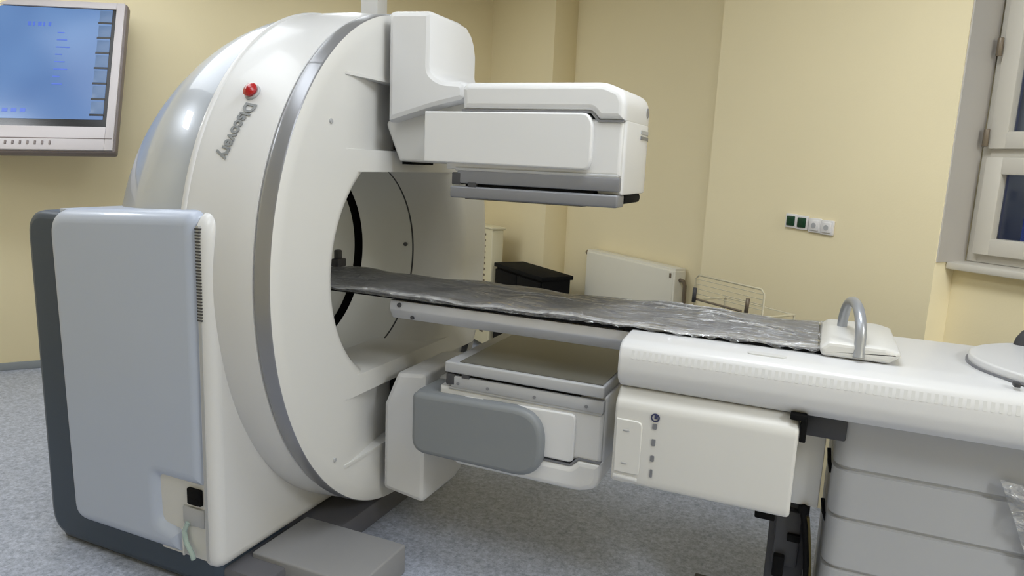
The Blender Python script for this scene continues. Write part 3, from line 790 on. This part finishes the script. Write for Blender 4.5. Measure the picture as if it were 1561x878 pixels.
# wire cart
ct = thing('wire_cart', tuple(W(.34, 1.68, 0)), 'thin white wire rack with two dark grips standing against the wall behind the mattress', 'rack')
r0, r1, nn, z1 = .115, .575, 1.6, 1.052
b = B()
b.tube([W(r0, nn, .001), W(r0, nn, z1-.02), W(r0+.02, nn, z1), W(r1-.02, nn, z1), W(r1, nn, z1-.02), W(r1, nn, .001)], .005, 10)
b.tube([W(r0, nn+.22, .001), W(r0, nn+.22, .92), W(r1, nn+.22, .92), W(r1, nn+.22, .001)], .007, 10)
for z in (.92, .4):
    for r in (r0, r1): b.tube([W(r, nn, z), W(r, nn+.22, z)], .006, 8)
obj('cart_frame', b, M['wire'], ct, 60)
for z in (1.03, 1.005, .98, .955):
    b = B(); b.tube([W(r0, nn, z), W(r1, nn, z)], .002, 8); obj('wire', b, M['wire'], ct)
b = B(); b.tube([W(r0, nn-.002, .925), W(r0+.33, nn-.002, .925)], .006, 8); obj('crossbar', b, M['hinge'], ct)
b = B(); b.tube([W(r0+.01, nn-.012, .91), W(r0+.012, nn-.012, .985)], .0105, 10); obj('grip', b, M['dark'], ct)
b = B(); b.tube([W(r0+.365, nn-.006, .925), W(r0+.37, nn-.006, .995)], .010, 10); obj('grip', b, M['hinge'], ct)
b = B()
b.box(r0, r1, nn, nn+.22, .385, .395, .002, xf=RM); obj('shelf', b, M['wire'], ct)

# heater with a slotted front
ht = thing('panel_heater', tuple(W(-2.55, 1.66, 0)), 'slim cream heater with slotted front standing behind the scanner', 'heater')
b = B(); b.box(-2.85, -2.27, 1.60, 1.71, .06, 1.045, .012, 3, xf=RM); hb_ = obj('heater_body', b, M['heat'], ht)
for c in range(4):
    b = B()
    for i in range(18): b.box(-2.44-c*.1, -2.375-c*.1, 1.595, 1.602, .99-i*.048-.009, .99-i*.048+.009, .003, xf=RM)
    obj('slot_column', b, M['hinge'], hb_)
b = B(); b.box(-2.87, -2.25, 1.592, 1.718, 1.04, 1.058, .006, xf=RM); obj('heater_top', b, M['heat'], ht)
for r in (-2.78, -2.34):
    b = B(); b.box(r-.03, r+.03, 1.58, 1.74, 0, .065, .008, xf=RM); obj('heater_foot', b, M['heat'], ht)

# black cabinet
bc = thing('black_cabinet', tuple(W(-1.83, 1.7, 0)), 'low black cabinet against the wall between the cream heater and the radiator niche', 'cabinet')
b = B(); b.box(-2.2, -1.47, 1.62, 1.86, .06, .755, .008, xf=RM); cb = obj('cabinet_body', b, M['black'], bc)
b = B(); b.box(-2.215, -1.455, 1.60, 1.875, .75, .782, .006, xf=RM); obj('cabinet_top', b, M['black'], bc)
for k, (a0, a1) in enumerate(((-2.19, -1.84), (-1.83, -1.48))):
    b = B(); b.box(a0, a1, 1.602, 1.622, .09, .735, .004, xf=RM); dd = obj('door', b, M['black'], bc)
    hx = a1-.05 if k == 0 else a0+.05
    b = B(); b.tube([W(hx, 1.60, .40), W(hx, 1.585, .41), W(hx, 1.585, .52), W(hx, 1.60, .53)], .006, 8); obj('door_handle', b, M['dark'], dd)
for r in (-2.15, -1.52):
    for n_ in (1.66, 1.82):
        b = B(); b.cyl(W(r, n_, 0), W(r, n_, .065), .02, 12); obj('foot', b, M['black'], bc)

# sockets
sk = thing('socket_strip', tuple(W(.54, 1.89, 1.33)), 'two dark green and two white wall sockets in a row on the yellow wall', 'sockets')
for k, (rc, m_, tl) in enumerate(((.437, 'green', 0), (.503, 'green', 0), (.577, 'plast', 1), (.647, 'plast', 1))):
    zc = 1.362-.0035*k-(.003 if k > 1 else 0)
    b = B(); b.box(rc-.0345, rc+.0345, 1.882, 1.8945, zc-.034, zc+.034, .004, xf=RM); s_ = obj('socket_frame', b, M['plast'], sk)
    b = B(); b.box(rc-.024, rc+.024, 1.876, 1.886, zc-.024, zc+.024, .004, xf=RM); s2 = obj('socket_insert', b, M[m_], s_)
    b = B(); b.cyl(W(rc, 1.8765, zc), W(rc, 1.8745, zc), .013, 18)
    obj('socket_well', b, M['lmid'] if m_ == 'plast' else M['green'], s2)

# ------------------------------------------------------------------ light
def area(name, loc, size, power, col=(.90, .95, 1), rot=(0, 0, 0), sy=None, spread=180):
    l = bpy.data.lights.new(name, 'AREA'); l.energy = power; l.color = col; l.size = size
    if sy: l.shape = 'RECTANGLE'; l.size_y = sy
    l.spread = R(spread)
    o = bpy.data.objects.new(name, l); COL.objects.link(o); o.location = loc; o.rotation_euler = rot
    return o
zc = H-.03
for r, n, pw, sx, sy in ((-1.7, -2.7, 20, .5, .5), (-1.7, -1.2, 20, 1.8, 1.4), (-1.7, .4, 8, 1.2, .6), (0., -1.2, 10, 1.2, .6), (1.6, -1.2, 12, 1.2, .6), (1.6, .4, 32, 1.2, .6), (4.9, 1.0, 90, 1.2, .6)):
    area('ceiling_lamp', W(r, n, zc), sx, pw, rot=(0, 0, TH), sy=sy)

wd = bpy.data.worlds.new('evening_sky'); SC.world = wd; wd.use_nodes = True
bg = wd.node_tree.nodes['Background']; bg.inputs['Color'].default_value = (*rgb(44, 54, 104), 1); bg.inputs['Strength'].default_value = 1.0

# ------------------------------------------------------------------ camera
f = 1092.; pitch, roll, yaw = R(10.01), R(2.503), R(-23.02)
cp, sp, cr, sr = math.cos(pitch), math.sin(pitch), math.cos(roll), math.sin(roll)
Mi = Matrix.Rotation(-yaw, 3, 'Z')
right = Mi @ Vector((cr, sr*sp, sr*cp)); down = Mi @ Vector((sr, -cr*sp, -cr*cp)); fwd = Mi @ Vector((0, cp, -sp))
cd = bpy.data.cameras.new('camera'); cam = bpy.data.objects.new('camera', cd); COL.objects.link(cam)
up = -down; back = -fwd
cam.matrix_world = Matrix(((right.x, up.x, back.x, 1.65), (right.y, up.y, back.y, -2.59), (right.z, up.z, back.z, 1.59), (0, 0, 0, 1)))
cd.sensor_width = 36; cd.lens = f/1561*36; cd.clip_start = .05
SC.camera = cam
vs = SC.view_settings; vs.view_transform = 'Standard'; vs.look = 'None'; vs.gamma = 1; vs.exposure = 0; vs.use_curve_mapping = False
